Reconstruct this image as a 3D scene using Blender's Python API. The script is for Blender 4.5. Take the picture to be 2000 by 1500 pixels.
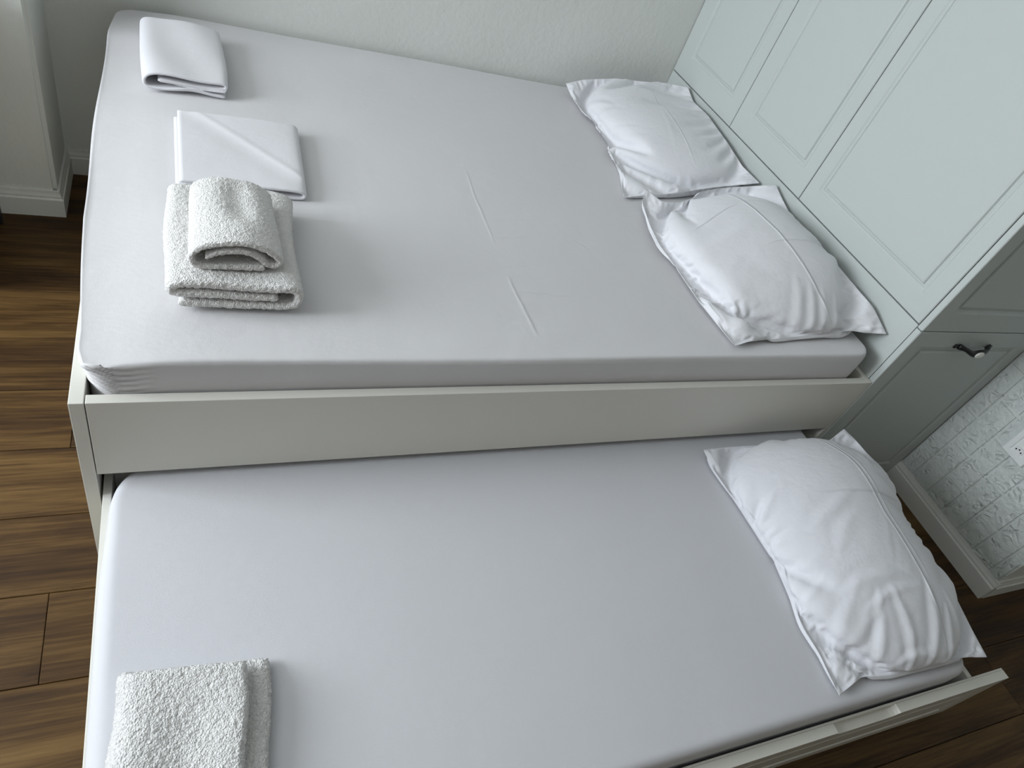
import bpy, bmesh, math, random
import numpy as np
from mathutils import Matrix, Vector, noise

# ------------------------------------------------------------------ reset
for o in list(bpy.data.objects):
    bpy.data.objects.remove(o, do_unlink=True)
SC = bpy.context.scene
COL = SC.collection
random.seed(4)

# ------------------------------------------------------------------ camera
cam_d = bpy.data.cameras.new('camera')
cam = bpy.data.objects.new('camera', cam_d)
COL.objects.link(cam)
R = [[0.90722832, -0.29769968, 0.29717279],
     [-0.01876818, -0.73442495, -0.67843035],
     [0.42021961, 0.60991384, -0.6718784]]
cam.matrix_world = Matrix((
    (R[0][0], -R[1][0], -R[2][0], 0.1982),
    (R[0][1], -R[1][1], -R[2][1], -0.9518),
    (R[0][2], -R[1][2], -R[2][2], 1.6225),
    (0, 0, 0, 1)))
cam_d.sensor_fit = 'HORIZONTAL'
cam_d.sensor_width = 36.0
cam_d.lens = 1354.154 / 2000 * 36.0
cam_d.clip_start = 0.02
SC.camera = cam

# ------------------------------------------------------------------ light and exposure
w = bpy.data.worlds.new('daylight'); SC.world = w
w.use_nodes = True
bg = w.node_tree.nodes['Background']
bg.inputs['Color'].default_value = (0.66, 0.82, 1.0, 1)
bg.inputs['Strength'].default_value = 2.0


def area(name, loc, rot, sx, sy, power, color):
    d = bpy.data.lights.new(name, 'AREA')
    d.shape = 'RECTANGLE'; d.size = sx; d.size_y = sy
    d.energy = power; d.color = color
    o = bpy.data.objects.new(name, d); COL.objects.link(o)
    o.location = loc; o.rotation_euler = rot
    return o


# sky light entering through the window of the left wall
WIN_Y0, WIN_Y1, WIN_Z0, WIN_Z1 = -0.60, 1.00, 0.95, 2.50
area('window_daylight', (-2.66, (WIN_Y0 + WIN_Y1) / 2, (WIN_Z0 + WIN_Z1) / 2),
     (0, math.radians(-90), 0), WIN_Z1 - WIN_Z0 - .1, WIN_Y1 - WIN_Y0 - .1, 113, (0.89, 0.943, 1.0))
vs = SC.view_settings
vs.view_transform = 'Standard'; vs.look = 'None'
vs.exposure = 0.0; vs.gamma = 1.0; vs.use_curve_mapping = False


# ------------------------------------------------------------------ helpers
def mesh_obj(name, verts, faces, mat=None, parent=None, smooth=False, uv=None):
    me = bpy.data.meshes.new(name)
    me.from_pydata([tuple(map(float, v)) for v in verts], [], [tuple(map(int, f)) for f in faces])
    if smooth:
        me.polygons.foreach_set('use_smooth', [True] * len(me.polygons))
    if uv is not None:
        l = me.uv_layers.new(name='UVMap')
        idx = np.empty(len(me.loops), dtype=np.int32)
        me.loops.foreach_get('vertex_index', idx)
        l.data.foreach_set('uv', np.asarray(uv, dtype=np.float32)[idx].ravel())
    me.update()
    o = bpy.data.objects.new(name, me); COL.objects.link(o)
    if mat: me.materials.append(mat)
    if parent: o.parent = parent
    return o


def bm_obj(name, bm, mat=None, parent=None, smooth=False):
    bmesh.ops.recalc_face_normals(bm, faces=bm.faces[:])
    me = bpy.data.meshes.new(name); bm.to_mesh(me); bm.free()
    if smooth:
        me.polygons.foreach_set('use_smooth', [True] * len(me.polygons))
    o = bpy.data.objects.new(name, me); COL.objects.link(o)
    if mat: me.materials.append(mat)
    if parent: o.parent = parent
    return o


def bm_box(bm, a, b):
    vs = [bm.verts.new((x, y, z)) for x in (a[0], b[0]) for y in (a[1], b[1]) for z in (a[2], b[2])]
    for f in ((0, 1, 3, 2), (4, 6, 7, 5), (0, 4, 5, 1), (2, 3, 7, 6), (0, 2, 6, 4), (1, 5, 7, 3)):
        bm.faces.new([vs[i] for i in f])
    return vs


def box(name, a, b, mat, parent=None, bevel=0.0, seg=2):
    bm = bmesh.new(); bm_box(bm, a, b)
    if bevel:
        bmesh.ops.bevel(bm, geom=bm.edges[:], offset=bevel, segments=seg, affect='EDGES', profile=.6)
    return bm_obj(name, bm, mat, parent, smooth=False)


def empty(name, loc=(0, 0, 0)):
    o = bpy.data.objects.new(name, None); COL.objects.link(o)
    o.location = loc; o.empty_display_size = .05
    return o


def tag(o, label, cat, group=None):
    o['label'] = label; o['category'] = cat
    if group: o['group'] = group
    return o


def structure(o):
    o['kind'] = 'structure'
    return o


def parent_keep(child, par):
    child.parent = par
    child.matrix_parent_inverse = Matrix.Translation(par.location).inverted()


# ------------------------------------------------------------------ materials
class NT:
    def __init__(self, name):
        self.m = bpy.data.materials.new(name); self.m.use_nodes = True
        self.t = self.m.node_tree
        self.b = self.t.nodes['Principled BSDF']

    def n(self, typ, **kw):
        nd = self.t.nodes.new(typ)
        for k, v in kw.items():
            if k.startswith('_'): nd.inputs[k[1:]].default_value = v
            else: setattr(nd, k, v)
        return nd

    def l(self, a, b): self.t.links.new(a, b)

    def math(self, op, a, b=None, c=None, clamp=False):
        nd = self.t.nodes.new('ShaderNodeMath'); nd.operation = op; nd.use_clamp = clamp
        for i, v in enumerate((a, b, c)):
            if v is None: continue
            if isinstance(v, (int, float)): nd.inputs[i].default_value = v
            else: self.l(v, nd.inputs[i])
        return nd.outputs[0]

    def noise(self, vec, scale, detail=3, rough=.5, dist=0):
        nd = self.n('ShaderNodeTexNoise')
        nd.inputs['Scale'].default_value = scale; nd.inputs['Detail'].default_value = detail
        nd.inputs['Roughness'].default_value = rough; nd.inputs['Distortion'].default_value = dist
        if vec is not None: self.l(vec, nd.inputs['Vector'])
        return nd.outputs['Fac']

    def coord(self, kind='Object'):
        return self.n('ShaderNodeTexCoord').outputs[kind]

    def mapping(self, vec, scale=(1, 1, 1), loc=(0, 0, 0)):
        nd = self.n('ShaderNodeMapping')
        nd.inputs['Scale'].default_value = scale; nd.inputs['Location'].default_value = loc
        self.l(vec, nd.inputs['Vector'])
        return nd.outputs[0]

    def ramp(self, fac, stops):
        nd = self.n('ShaderNodeValToRGB')
        cr = nd.color_ramp
        while len(cr.elements) > 1: cr.elements.remove(cr.elements[0])
        cr.elements[0].position = stops[0][0]; cr.elements[0].color = (*stops[0][1], 1)
        for p, c in stops[1:]:
            e = cr.elements.new(p); e.color = (*c, 1)
        self.l(fac, nd.inputs[0])
        return nd.outputs[0]

    def bump(self, height, dist, strength=1.0, prev=None):
        nd = self.n('ShaderNodeBump')
        nd.inputs['Strength'].default_value = strength; nd.inputs['Distance'].default_value = dist
        self.l(height, nd.inputs['Height'])
        if prev is not None: self.l(prev, nd.inputs['Normal'])
        return nd.outputs[0]

    def set(self, **kw):
        for k, v in kw.items():
            self.b.inputs[k.replace('_', ' ')].default_value = v
        return self


def crease_height(T, vec, segs):
    """sum of soft ridges along segments (x0,y0,x1,y1,half width,amplitude) in the xy of vec"""
    sp = T.n('ShaderNodeSeparateXYZ'); T.l(vec, sp.inputs[0])
    x, y = sp.outputs[0], sp.outputs[1]
    tot = None
    for (x0, y0, x1, y1, wd, am) in segs:
        dx, dy = x1 - x0, y1 - y0
        ln = math.hypot(dx, dy); ux, uy = dx / ln, dy / ln
        s = T.math('ADD', T.math('MULTIPLY', x, ux), T.math('MULTIPLY_ADD', y, uy, -(x0 * ux + y0 * uy)))
        d = T.math('ADD', T.math('MULTIPLY', x, -uy), T.math('MULTIPLY_ADD', y, ux, (x0 * uy - y0 * ux)))
        g = T.math('POWER', 2.718, T.math('MULTIPLY', T.math('MULTIPLY', d, d), -1.0 / (wd * wd)))
        q = T.math('MULTIPLY_ADD', s, 2.0 / ln, -1.0)
        q2 = T.math('MULTIPLY', q, q)
        fade = T.math('SUBTRACT', 1.0, T.math('MULTIPLY', q2, q2), clamp=True)
        h = T.math('MULTIPLY', T.math('MULTIPLY', g, fade), am)
        tot = h if tot is None else T.math('ADD', tot, h)
    return tot


def mat_paint(name, col, rough=.6, spec=.3, tex=0.0004, scale=60):
    T = NT(name).set(Base_Color=(*col, 1), Roughness=rough, Specular_IOR_Level=spec)
    if tex:
        c = T.coord()
        T.l(T.bump(T.noise(c, scale, 4), tex), T.b.inputs['Normal'])
    return T.m


M_wall = NT('plaster_white').set(Roughness=.9, Specular_IOR_Level=.15)
_c = M_wall.coord()
M_wall.l(M_wall.ramp(M_wall.noise(_c, 3, 3), [(.3, (.73, .745, .71)), (.7, (.77, .785, .75))]), M_wall.b.inputs['Base Color'])
M_wall.l(M_wall.bump(M_wall.noise(_c, 45, 4, .6), .0016), M_wall.b.inputs['Normal'])
M_wall = M_wall.m
M_beige = mat_paint('beige_paint', (.42, .365, .28), .9, .1, 0)
M_ceiling = mat_paint('ceiling_paint', (.84, .84, .82), .9, .1, 0)
M_skirt = mat_paint('skirting_paint', (.74, .745, .71), .5, .3, .0003, 30)
M_bed = mat_paint('bed_lacquer', (.75, .735, .67), .42, .4, .0002, 40)
M_ward = mat_paint('wardrobe_foil', (.545, .583, .562), .45, .35, .0002, 200)
M_dark = mat_paint('gap_dark', (.03, .03, .03), .8, .1, 0)
M_black = mat_paint('black_metal', (.012, .012, .013), .4, .5, .0003, 120)
M_porc = mat_paint('porcelain', (.8, .79, .74), .2, .5, 0)
M_plastic = mat_paint('outlet_plastic', (.82, .84, .82), .3, .5, 0)
M_board = mat_paint('raw_board', (.5, .42, .3), .8, .2, 0)


def mat_fabric(name, col, segs=None, coordkind='Object', weave=900, amp=.00025, wob=.0, wobscale=8, cdist=.004, uvscale=None, sheen=.15):
    T = NT(name).set(Base_Color=(*col, 1), Roughness=.95, Specular_IOR_Level=.12, Sheen_Weight=sheen, Sheen_Roughness=.5)
    c = T.coord()
    nm = T.bump(T.noise(c, weave, 2), amp)
    if wob:
        nm = T.bump(T.noise(c, wobscale, 4, .55, .3), wob, 1, nm)
    if segs:
        cv = T.coord('UV') if coordkind == 'UV' else c
        if uvscale: cv = T.mapping(cv, uvscale)
        wv = T.n('ShaderNodeVectorMath', operation='MULTIPLY_ADD')
        nz = T.n('ShaderNodeTexNoise'); nz.inputs['Scale'].default_value = 9; T.l(c, nz.inputs['Vector'])
        T.l(nz.outputs['Color'], wv.inputs[0]); wv.inputs[1].default_value = (.012, .012, 0); T.l(cv, wv.inputs[2])
        mv = T.mapping(wv.outputs[0], (1, 1, 1), (-.006, -.006, 0))
        nm = T.bump(crease_height(T, mv, segs), cdist, 1, nm)
    T.l(nm, T.b.inputs['Normal'])
    return T.m


# creases of the wide sheet, in metres on the mattress
M_sheet = mat_fabric('sheet_cotton', (.70, .69, .70), [
    (.948, .83, .935, .44, .004, .55), (.93, .33, .937, .10, .005, .9), (.935, .48, 1.05, .50, .003, .5),
    (.93, .265, 1.09, .247, .003, .8), (.93, .36, 1.03, .358, .003, -.45), (1.20, .50, 1.235, .46, .004, -.4),
    (.30, .12, .62, .08, .03, .9), (.62, .07, 1.1, .12, .035, .8), (.5, .19, .95, .15, .03, .6),
    (.12, .55, .3, .6, .03, .4), (.16, .95, .4, .99, .03, .4)],
    wob=.004, wobscale=5, cdist=.0013)
M_sheet2 = mat_fabric('trundle_sheet_cotton', (.665, .665, .695), None, wob=.003, wobscale=3)
M_linen = mat_fabric('folded_cotton', (.77, .765, .79), None, wob=.0012, wobscale=18)
M_pcase_a = mat_fabric('pillowcase_cotton_a', (.82, .82, .85), [
    (.016, 0, .016, .7, .0025, .4), (.30, .12, .31, .6, .003, .25)],
    'UV', wob=.0035, wobscale=14, cdist=.005, uvscale=(.5, .7, 1))
M_pcase_b = mat_fabric('pillowcase_cotton_b', (.82, .82, .85), [
    (.014, 0, .014, .7, .0025, .35), (.325, .03, .315, .68, .0035, .75), (.12, .44, .30, .50, .003, .5),
    (.26, .30, .48, .31, .003, .45), (.24, .50, .45, .53, .003, .35)],
    'UV', wob=.0035, wobscale=14, cdist=.005, uvscale=(.5, .7, 1))
M_pcase_c = mat_fabric('pillowcase_cotton_c', (.80, .805, .845), [
    (.014, 0, .014, .7, .0025, .35), (.345, .03, .33, .68, .0035, .6), (.36, .2, .347, .68, .003, .4),
    (.16, .45, .47, .43, .003, .45)],
    'UV', wob=.0035, wobscale=14, cdist=.005, uvscale=(.5, .7, 1))


def mat_terry(name, col, scale, amp):
    T = NT(name).set(Base_Color=(*col, 1), Roughness=1.0, Specular_IOR_Level=.05, Sheen_Weight=.35, Sheen_Roughness=.6)
    c = T.coord()
    v = T.n('ShaderNodeTexVoronoi'); v.inputs['Scale'].default_value = scale
    nz = T.n('ShaderNodeTexNoise'); nz.inputs['Scale'].default_value = scale * .7
    T.l(c, nz.inputs['Vector'])
    wv = T.n('ShaderNodeVectorMath', operation='MULTIPLY_ADD')
    T.l(nz.outputs['Color'], wv.inputs[0]); wv.inputs[1].default_value = (1.2 / scale,) * 3; T.l(c, wv.inputs[2])
    T.l(wv.outputs[0], v.inputs['Vector'])
    h = T.math('SUBTRACT', 1.0, v.outputs['Distance'])
    T.l(T.bump(h, amp), T.b.inputs['Normal'])
    return T.m


M_terry = mat_terry('terry_white', (.80, .785, .765), 330, .0020)
M_terry_b = mat_terry('terry_fluffy', (.80, .79, .775), 300, .0024)


def mat_wood():
    T = NT('walnut_laminate').set(Roughness=.5, Specular_IOR_Level=.25)
    oi = T.n('ShaderNodeObjectInfo')
    geo = T.n('ShaderNodeNewGeometry')
    r = oi.outputs['Random']
    off = T.n('ShaderNodeCombineXYZ')
    T.l(T.math('MULTIPLY', r, 37.0), off.inputs[0]); T.l(T.math('MULTIPLY', r, 91.0), off.inputs[1])
    add = T.n('ShaderNodeVectorMath', operation='ADD'); T.l(geo.outputs['Position'], add.inputs[0]); T.l(off.outputs[0], add.inputs[1])
    p = add.outputs[0]
    big = T.noise(T.mapping(p, (1.3, 9, 1)), 1.0, 5, .6, .9)
    fine = T.noise(T.mapping(p, (5, 130, 1)), 1.0, 4, .6, .4)
    strip = T.noise(T.mapping(p, (.35, 16, 1)), 1.0, 2, .4, .2)
    f = T.math('ADD', T.math('MULTIPLY', big, .5), T.math('ADD', T.math('MULTIPLY', fine, .32), T.math('MULTIPLY', strip, .35)))
    f = T.math('ADD', f, T.math('MULTIPLY_ADD', r, .11, -.115))
    colr = T.ramp(f, [(.30, (.012, .0055, .002)), (.43, (.034, .0158, .005)), (.53, (.070, .0355, .0105)), (.63, (.128, .071, .0225)), (.78, (.185, .112, .039))])
    T.l(colr, T.b.inputs['Base Color'])
    T.l(T.bump(fine, .0006), T.b.inputs['Normal'])
    return T.m


M_wood = mat_wood()


def mat_brick():
    T = NT('embossed_foam').set(Base_Color=(.62, .66, .635, 1), Roughness=.5, Specular_IOR_Level=.35)
    oi = T.n('ShaderNodeObjectInfo')
    c = T.coord()
    add = T.n('ShaderNodeVectorMath', operation='ADD')
    sc = T.n('ShaderNodeVectorMath', operation='SCALE'); sc.inputs[0].default_value = (3.1, 7.7, 5.3); T.l(oi.outputs['Random'], sc.inputs['Scale'])
    T.l(c, add.inputs[0]); T.l(sc.outputs[0], add.inputs[1])
    p = add.outputs[0]
    a = T.noise(p, 24, 1.5, .5, 1.0)
    ridge = T.math('ABSOLUTE', T.math('SUBTRACT', a, .5))
    ridge = T.math('SUBTRACT', 1.0, T.math('MULTIPLY', ridge, 3.2), clamp=True)
    v = T.n('ShaderNodeTexVoronoi'); v.inputs['Scale'].default_value = 60; T.l(p, v.inputs['Vector'])
    msk = T.math('GREATER_THAN', T.noise(p, 19, 1), .52)
    h = T.math('ADD', T.math('MULTIPLY', ridge, msk), T.math('MULTIPLY', v.outputs['Distance'], -.35))
    h = T.math('ADD', h, T.noise(p, 34, 3))
    T.l(T.bump(h, .0065), T.b.inputs['Normal'])
    return T.m


M_brick = mat_brick()
T = NT('window_glass').set(Roughness=0.0, IOR=1.45, Transmission_Weight=1.0, Base_Color=(.95, .98, 1, 1))
M_glass = T.m

# ------------------------------------------------------------------ the room
XL, XR, YF, YB, ZC = -2.7, 3.7, -3.8, 1.594, 2.75
XW, YE = 2.65, -0.504         # brick wall beside the wardrobe and its free end
PX, PY = -0.185, 1.33         # wall corner left of the bed

floor = structure(box('floor', (XL - .1, YF - .1, -.06), (XR + .1, YB + .1, -.0105), M_dark))


def plank(x0, x1, y0, y1):
    g = .0007
    bm = bmesh.new()
    bm_box(bm, (x0 + g, y0 + g, -.010), (x1 - g, y1 - g, 0))
    top = [e for e in bm.edges if all(v.co.z > -.001 for v in e.verts)]
    bmesh.ops.bevel(bm, geom=top, offset=.0012, segments=1, affect='EDGES')
    return bm_obj('plank', bm, M_wood, floor)


k0 = int(math.floor((YF + .065) / .2))
for k in range(k0, 9):
    y0 = -.065 + .2 * k; y1 = y0 + .2
    if y0 > YB: break
    offs = {-1: -.09, 2: -.082, 0: .35, 1: -.62, -2: .75, 3: .45, -3: -.4, 4: -.5, 5: .5, 6: .9, 7: .25, 8: .6}.get(k, random.uniform(0, 1.28))
    x = offs - 1.28 * math.ceil((offs - XL) / 1.28)
    while x < XR:
        a, b = max(x, XL), min(x + 1.28, XR)
        if b - a > .02:
            plank(a, b, max(y0, YF), min(y1, YB))
        x += 1.28

structure(box('ceiling', (XL - .1, YF - .1, ZC), (XR + .1, YB + .1, ZC + .1), M_ceiling))
structure(box('wall_back', (PX, YB, 0), (XW + .1, YB + .1, ZC), M_wall))
# thicker wall beside the bed niche, with a softly rounded corner
bm = bmesh.new(); bm_box(bm, (XL, PY, 0), (PX, YB + .1, ZC))
ed = [e for e in bm.edges if all(abs(v.co.x - PX) < 1e-5 and abs(v.co.y - PY) < 1e-5 for v in e.verts)]
bmesh.ops.bevel(bm, geom=ed, offset=.012, segments=5, affect='EDGES')
structure(bm_obj('wall_niche', bm, M_wall, None))
structure(box('wall_front', (XL - .1, YF - .1, 0), (XR + .1, YF, ZC), M_beige))
structure(box('wall_far_right', (XR, YF, 0), (XR + .1, YE + .2, ZC), M_wall))
# left wall with the window opening
bm = bmesh.new()
for a, b in (((XL - .14, YF, 0), (XL, YB + .1, WIN_Z0)), ((XL - .14, YF, WIN_Z1), (XL, YB + .1, ZC)),
             ((XL - .14, YF, WIN_Z0), (XL, WIN_Y0, WIN_Z1)), ((XL - .14, WIN_Y1, WIN_Z0), (XL, YB + .1, WIN_Z1))):
    bm_box(bm, a, b)
structure(bm_obj('wall_left', bm, M_wall))
win = structure(empty('window_1', (XL - .07, (WIN_Y0 + WIN_Y1) / 2, WIN_Z0)))
bm = bmesh.new()
for a, b in (((0, WIN_Y0, WIN_Z0), (.05, WIN_Y1, WIN_Z0 + .05)), ((0, WIN_Y0, WIN_Z1 - .05), (.05, WIN_Y1, WIN_Z1)),
             ((0, WIN_Y0, WIN_Z0 + .05), (.05, WIN_Y0 + .05, WIN_Z1 - .05)), ((0, WIN_Y1 - .05, WIN_Z0 + .05), (.05, WIN_Y1, WIN_Z1 - .05)),
             ((0, (WIN_Y0 + WIN_Y1) / 2 - .03, WIN_Z0 + .05), (.05, (WIN_Y0 + WIN_Y1) / 2 + .03, WIN_Z1 - .05))):
    bm_box(bm, (a[0] + XL - .1, a[1], a[2]), (b[0] + XL - .1, b[1], b[2]))
parent_keep(bm_obj('window_frame', bm, M_skirt), win)
for a, b in ((WIN_Y0 + .05, (WIN_Y0 + WIN_Y1) / 2 - .03), ((WIN_Y0 + WIN_Y1) / 2 + .03, WIN_Y1 - .05)):
    parent_keep(box('pane', (XL - .08, a, WIN_Z0 + .05), (XL - .074, b, WIN_Z1 - .05), M_glass), win)

# wall beside the wardrobe, covered in upright embossed bricks
wall_r = structure(box('wall_right', (XW, YE, 0), (XR + .1, YB + .1, ZC), M_wall))
ycols = [0.0, -.065, -.145, -.225, -.305, -.385, -.465, YE]


def brick(y0, y1, z0, z1, d=.006):
    g = .0014
    y0, y1 = max(y0, y1) - g, min(y0, y1) + g
    z0 += g; z1 -= g
    bm = bmesh.new()
    bm_box(bm, (XW - d, y1, z0), (XW + .001, y0, z1))
    fr = [e for e in bm.edges if all(v.co.x < XW - .001 for v in e.verts)]
    bmesh.ops.bevel(bm, geom=fr, offset=.0045, segments=2, affect='EDGES')
    o = bm_obj('brick', bm, M_brick, wall_r)
    # let each brick own its origin so that its relief differs
    c = Vector((XW, (y0 + y1) / 2, (z0 + z1) / 2))
    o.data.transform(Matrix.Translation(-c)); o.location = c
    return o


for i in range(len(ycols) - 1):
    z = .205 if i % 2 == 0 else .3055
    z -= .2145
    while z < ZC:
        a, b = max(z, .085), min(z + .2145, ZC - .001)
        if b - a > .02:
            brick(ycols[i], ycols[i + 1], a, b)
        z += .2145


def skirting(name, pts, h=.092, t=.016):
    """moulded board along a polyline; the room lies to the left of the path"""
    prof = [(0, 0), (t, 0), (t, h * .68), (t * .85, h * .715), (t * .72, h * .73), (t * .72, h * .80), (t * .5, h * .90), (t * .42, h), (0, h)]
    P = [Vector((x, y)) for x, y in pts]
    n = len(P); offs = []
    for i in range(n):
        d0 = (P[i] - P[i - 1]).normalized() if i > 0 else None
        d1 = (P[i + 1] - P[i]).normalized() if i < n - 1 else None
        n0 = Vector((-d0.y, d0.x)) if d0 else None
        n1 = Vector((-d1.y, d1.x)) if d1 else None
        if n0 is None: m = n1
        elif n1 is None: m = n0
        else:
            m = (n0 + n1); m = m / (1 + n0.dot(n1))
        offs.append(m)
    verts, faces = [], []
    q = len(prof)
    for i in range(n):
        for (a, z) in prof:
            v = P[i] + offs[i] * a
            verts.append((v.x, v.y, z + .0002))
    for i in range(n - 1):
        for j in range(q):
            faces.append((i * q + j, (i + 1) * q + j, (i + 1) * q + (j + 1) % q, i * q + (j + 1) % q))
    faces.append(list(range(q))); faces.append([(n - 1) * q + j for j in range(q)][::-1])
    bm = bmesh.new()
    bv = [bm.verts.new(v) for v in verts]
    for f in faces: bm.faces.new([bv[i] for i in f])
    return structure(bm_obj(name, bm, M_skirt))


# room to the left of the travel direction
skirting('baseboard_back', [(2.03, YB), (PX, YB), (PX, PY), (XL, PY)])
skirting('baseboard_right', [(XW, YE - .0135), (XW, 0.012)])
skirting('baseboard_return', [(XR, YE), (XW + .005, YE)])

# ------------------------------------------------------------------ wardrobe
L = 2.06
wd = tag(empty('wardrobe', (2.35, .8, 0)), 'white fitted wardrobe with routed panel doors at the head of the beds', 'wardrobe')
parent_keep(box('carcass', (2.081, .021, 0.001), (XW - .002, YB - .002, 2.5), M_dark), wd)


def panel_door(name, axis, fixed, u0, u1, z0, z1, mu0, mu1, mz0, mz1, thick=.019):
    """slab with a routed rectangle; axis 'x' faces -x (u = y), axis 'y' faces -y (u = x)"""
    def P(u, z, d):
        return (fixed + d, u, z) if axis == 'x' else (u, fixed + d, z)
    rings = []
    a, b, c, d_ = u0, u1, z0, z1
    def rect(i0, i1, j0, j1, dep): return [P(u0 + i0, z0 + j0, dep), P(u1 - i1, z0 + j0, dep), P(u1 - i1, z1 - j1, dep), P(u0 + i0, z1 - j1, dep)]
    e = .0022
    rings.append(rect(0, 0, 0, 0, thick))
    rings.append(rect(0, 0, 0, 0, e))
    rings.append(rect(e, e, e, e, 0))
    def ins(k, dep): rings.append(rect(mu0 + k, mu1 + k, mz0 + k, mz1 + k, dep))
    ins(-.017, 0); ins(-.011, .0036); ins(-.005, .0042); ins(-.002, .0075); ins(.0015, .0075)
    bm = bmesh.new()
    R_ = [[bm.verts.new(p) for p in r] for r in rings]
    for r0, r1 in zip(R_, R_[1:]):
        for i in range(4):
            bm.faces.new((r0[i], r0[(i + 1) % 4], r1[(i + 1) % 4], r1[i]))
    bm.faces.new(R_[0][::-1])
    o = bm_obj(name, bm, M_ward)
    parent_keep(o, wd)
    # raised field inside the routed line
    rr = [rect(mu0 + .0015, mu1 + .0015, mz0 + .0015, mz1 + .0015, .0075), rect(mu0 + .005, mu1 + .005, mz0 + .005, mz1 + .005, .0018),
          rect(mu0 + .010, mu1 + .010, mz0 + .010, mz1 + .010, .0004)]
    bm = bmesh.new()
    R_ = [[bm.verts.new(p) for p in r] for r in rr]
    for r0, r1 in zip(R_, R_[1:]):
        for i in range(4):
            bm.faces.new((r0[i], r0[(i + 1) % 4], r1[(i + 1) % 4], r1[i]))
    bm.faces.new(R_[-1])
    f = bm_obj('panel', bm, M_ward)
    f.parent = o
    return o


g = .0016
# plain lower board behind the pillows, and three tall doors above it
parent_keep(box('lower_board', (L, .0205, .002), (L + .019, YB - .003, .7645 - g), M_ward, None, .001, 1), wd)
ds = [(.0205, .639, .07, .066), (.639, 1.114, .068, .09), (1.114, YB - .002, .075, .095)]
for i, (a, b, m0, m1) in enumerate(ds):
    o = panel_door('door', 'x', L, a + g, b - g, .7645 + g, 2.45, m0, m1, .082 if i == 0 else .098, .1)
# doors on the short side that faces the room
lo = panel_door('door', 'y', 0.0, L + .001, XW - .012, .012, .7545, .078, .07, .09, .075, .0185)
up = panel_door('door', 'y', 0.0, L + .001, XW - .012, .7575, 2.45, .07, .07, .085, .1, .0185)


def tube(name, pts, rad, mat, parent=None, sides=10, flat=1.0):
    """swept tube through pts with a radius for each point"""
    bm = bmesh.new(); rings = []
    n = len(pts)
    for i, p in enumerate(pts):
        p = Vector(p)
        d = (Vector(pts[min(i + 1, n - 1)]) - Vector(pts[max(i - 1, 0)])).normalized()
        a = d.cross(Vector((0, 0, 1)))
        if a.length < 1e-3: a = d.cross(Vector((0, 1, 0)))
        a.normalize(); b = d.cross(a).normalized()
        r = rad[i] if isinstance(rad, (list, tuple)) else rad
        rings.append([bm.verts.new(p + a * (r * math.cos(t)) + b * (r * flat * math.sin(t))) for t in [2 * math.pi * k / sides for k in range(sides)]])
    for r0, r1 in zip(rings, rings[1:]):
        for k in range(sides):
            bm.faces.new((r0[k], r0[(k + 1) % sides], r1[(k + 1) % sides], r1[k]))
    bm.faces.new(rings[0][::-1]); bm.faces.new(rings[-1])
    return bm_obj(name, bm, mat, parent, smooth=True)


# dark bow handle with a porcelain inlay
hz = .703
hp = []
hr = []
for t in np.linspace(-1, 1, 25):
    x = 2.352 + .072 * t
    y = -.004 - .026 * (1 - abs(t) ** 2.4)
    z = hz - .004 * (1 - t * t) + .003 * math.sin(t * 6)
    hp.append((x, y, z))
    hr.append(.0056 + .0045 * math.exp(-((t) / .35) ** 2) + .0022 * math.exp(-((abs(t) - .95) / .1) ** 2))
hd = tube('handle', hp, hr, M_black, None, 12, 1.25)
hd['label'] = 'black wrought handle with white porcelain inlay'
parent_keep(hd, lo)
hd.matrix_parent_inverse = Matrix.Translation(Vector((0, 0, 0)))
hd.parent = lo
for sx in (-1, 1):
    bm = bmesh.new()
    bmesh.ops.create_uvsphere(bm, u_segments=14, v_segments=8, radius=1)
    for v in bm.verts:
        ang = math.atan2(v.co.z, v.co.x)
        rr = 1 + .18 * math.cos(3 * ang)
        v.co = Vector((2.352 + sx * .079 + v.co.x * .013 * rr, -.002 + v.co.y * .004, hz + v.co.z * .0075 * rr))
    o = bm_obj('mount_leaf', bm, M_black, None, True)
    o.parent = lo
bm = bmesh.new()
bmesh.ops.create_uvsphere(bm, u_segments=20, v_segments=10, radius=1)
for v in bm.verts:
    v.co = Vector((2.346 + v.co.x * .019, -.0385 + v.co.y * .005, hz - .003 + v.co.z * .0125))
o = bm_obj('porcelain_inlay', bm, M_porc, None, True)
o['label'] = 'white oval porcelain inlay'
o.parent = lo

# ------------------------------------------------------------------ bed frame
ZR, ZB = .5454, .332
bed = tag(empty('bed_frame', (1.03, .8, 0)), 'white wooden bed frame with plain side rail, pushed into the wall niche', 'bed')
parent_keep(box('foot_panel', (0, 0, .0005), (.0245, YB - .03, ZR), M_bed, None, .0016), bed)
parent_keep(box('head_panel', (2.039, 0.001, .0005), (2.0585, YB - .03, ZR), M_bed, None, .0016), bed)
parent_keep(box('side_rail', (.0262, 0.0, ZB), (2.0375, .0215, ZR), M_bed, None, .0016), bed)
parent_keep(box('side_rail', (.0262, YB - .052, ZB), (2.0375, YB - .032, ZR), M_bed, None, .0016), bed)
for i in range(16):
    x = .06 + i * .125
    parent_keep(box('slat', (x, .024, .398), (x + .07, YB - .054, .416), M_board, None, .003, 1), bed)
for y in (.024, YB - .08):
    parent_keep(box('slat_support', (.03, y, .365), (2.035, y + .025, .3975), M_board, None, 0), bed)


# ------------------------------------------------------------------ mattresses
def graded(a, b, step, e0=None, e1=None):
    """coordinates from a to b, finer towards the ends"""
    out = [a]; x = a
    while x < b - 1e-6:
        d = min(x - a, b - x)
        s = .0026 + (step - .0026) * min(1, max(0, d) / .2)
        x += s; out.append(min(x, b))
    if out[-1] - out[-2] < .002: out.pop(-2)
    return np.array(out)


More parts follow.
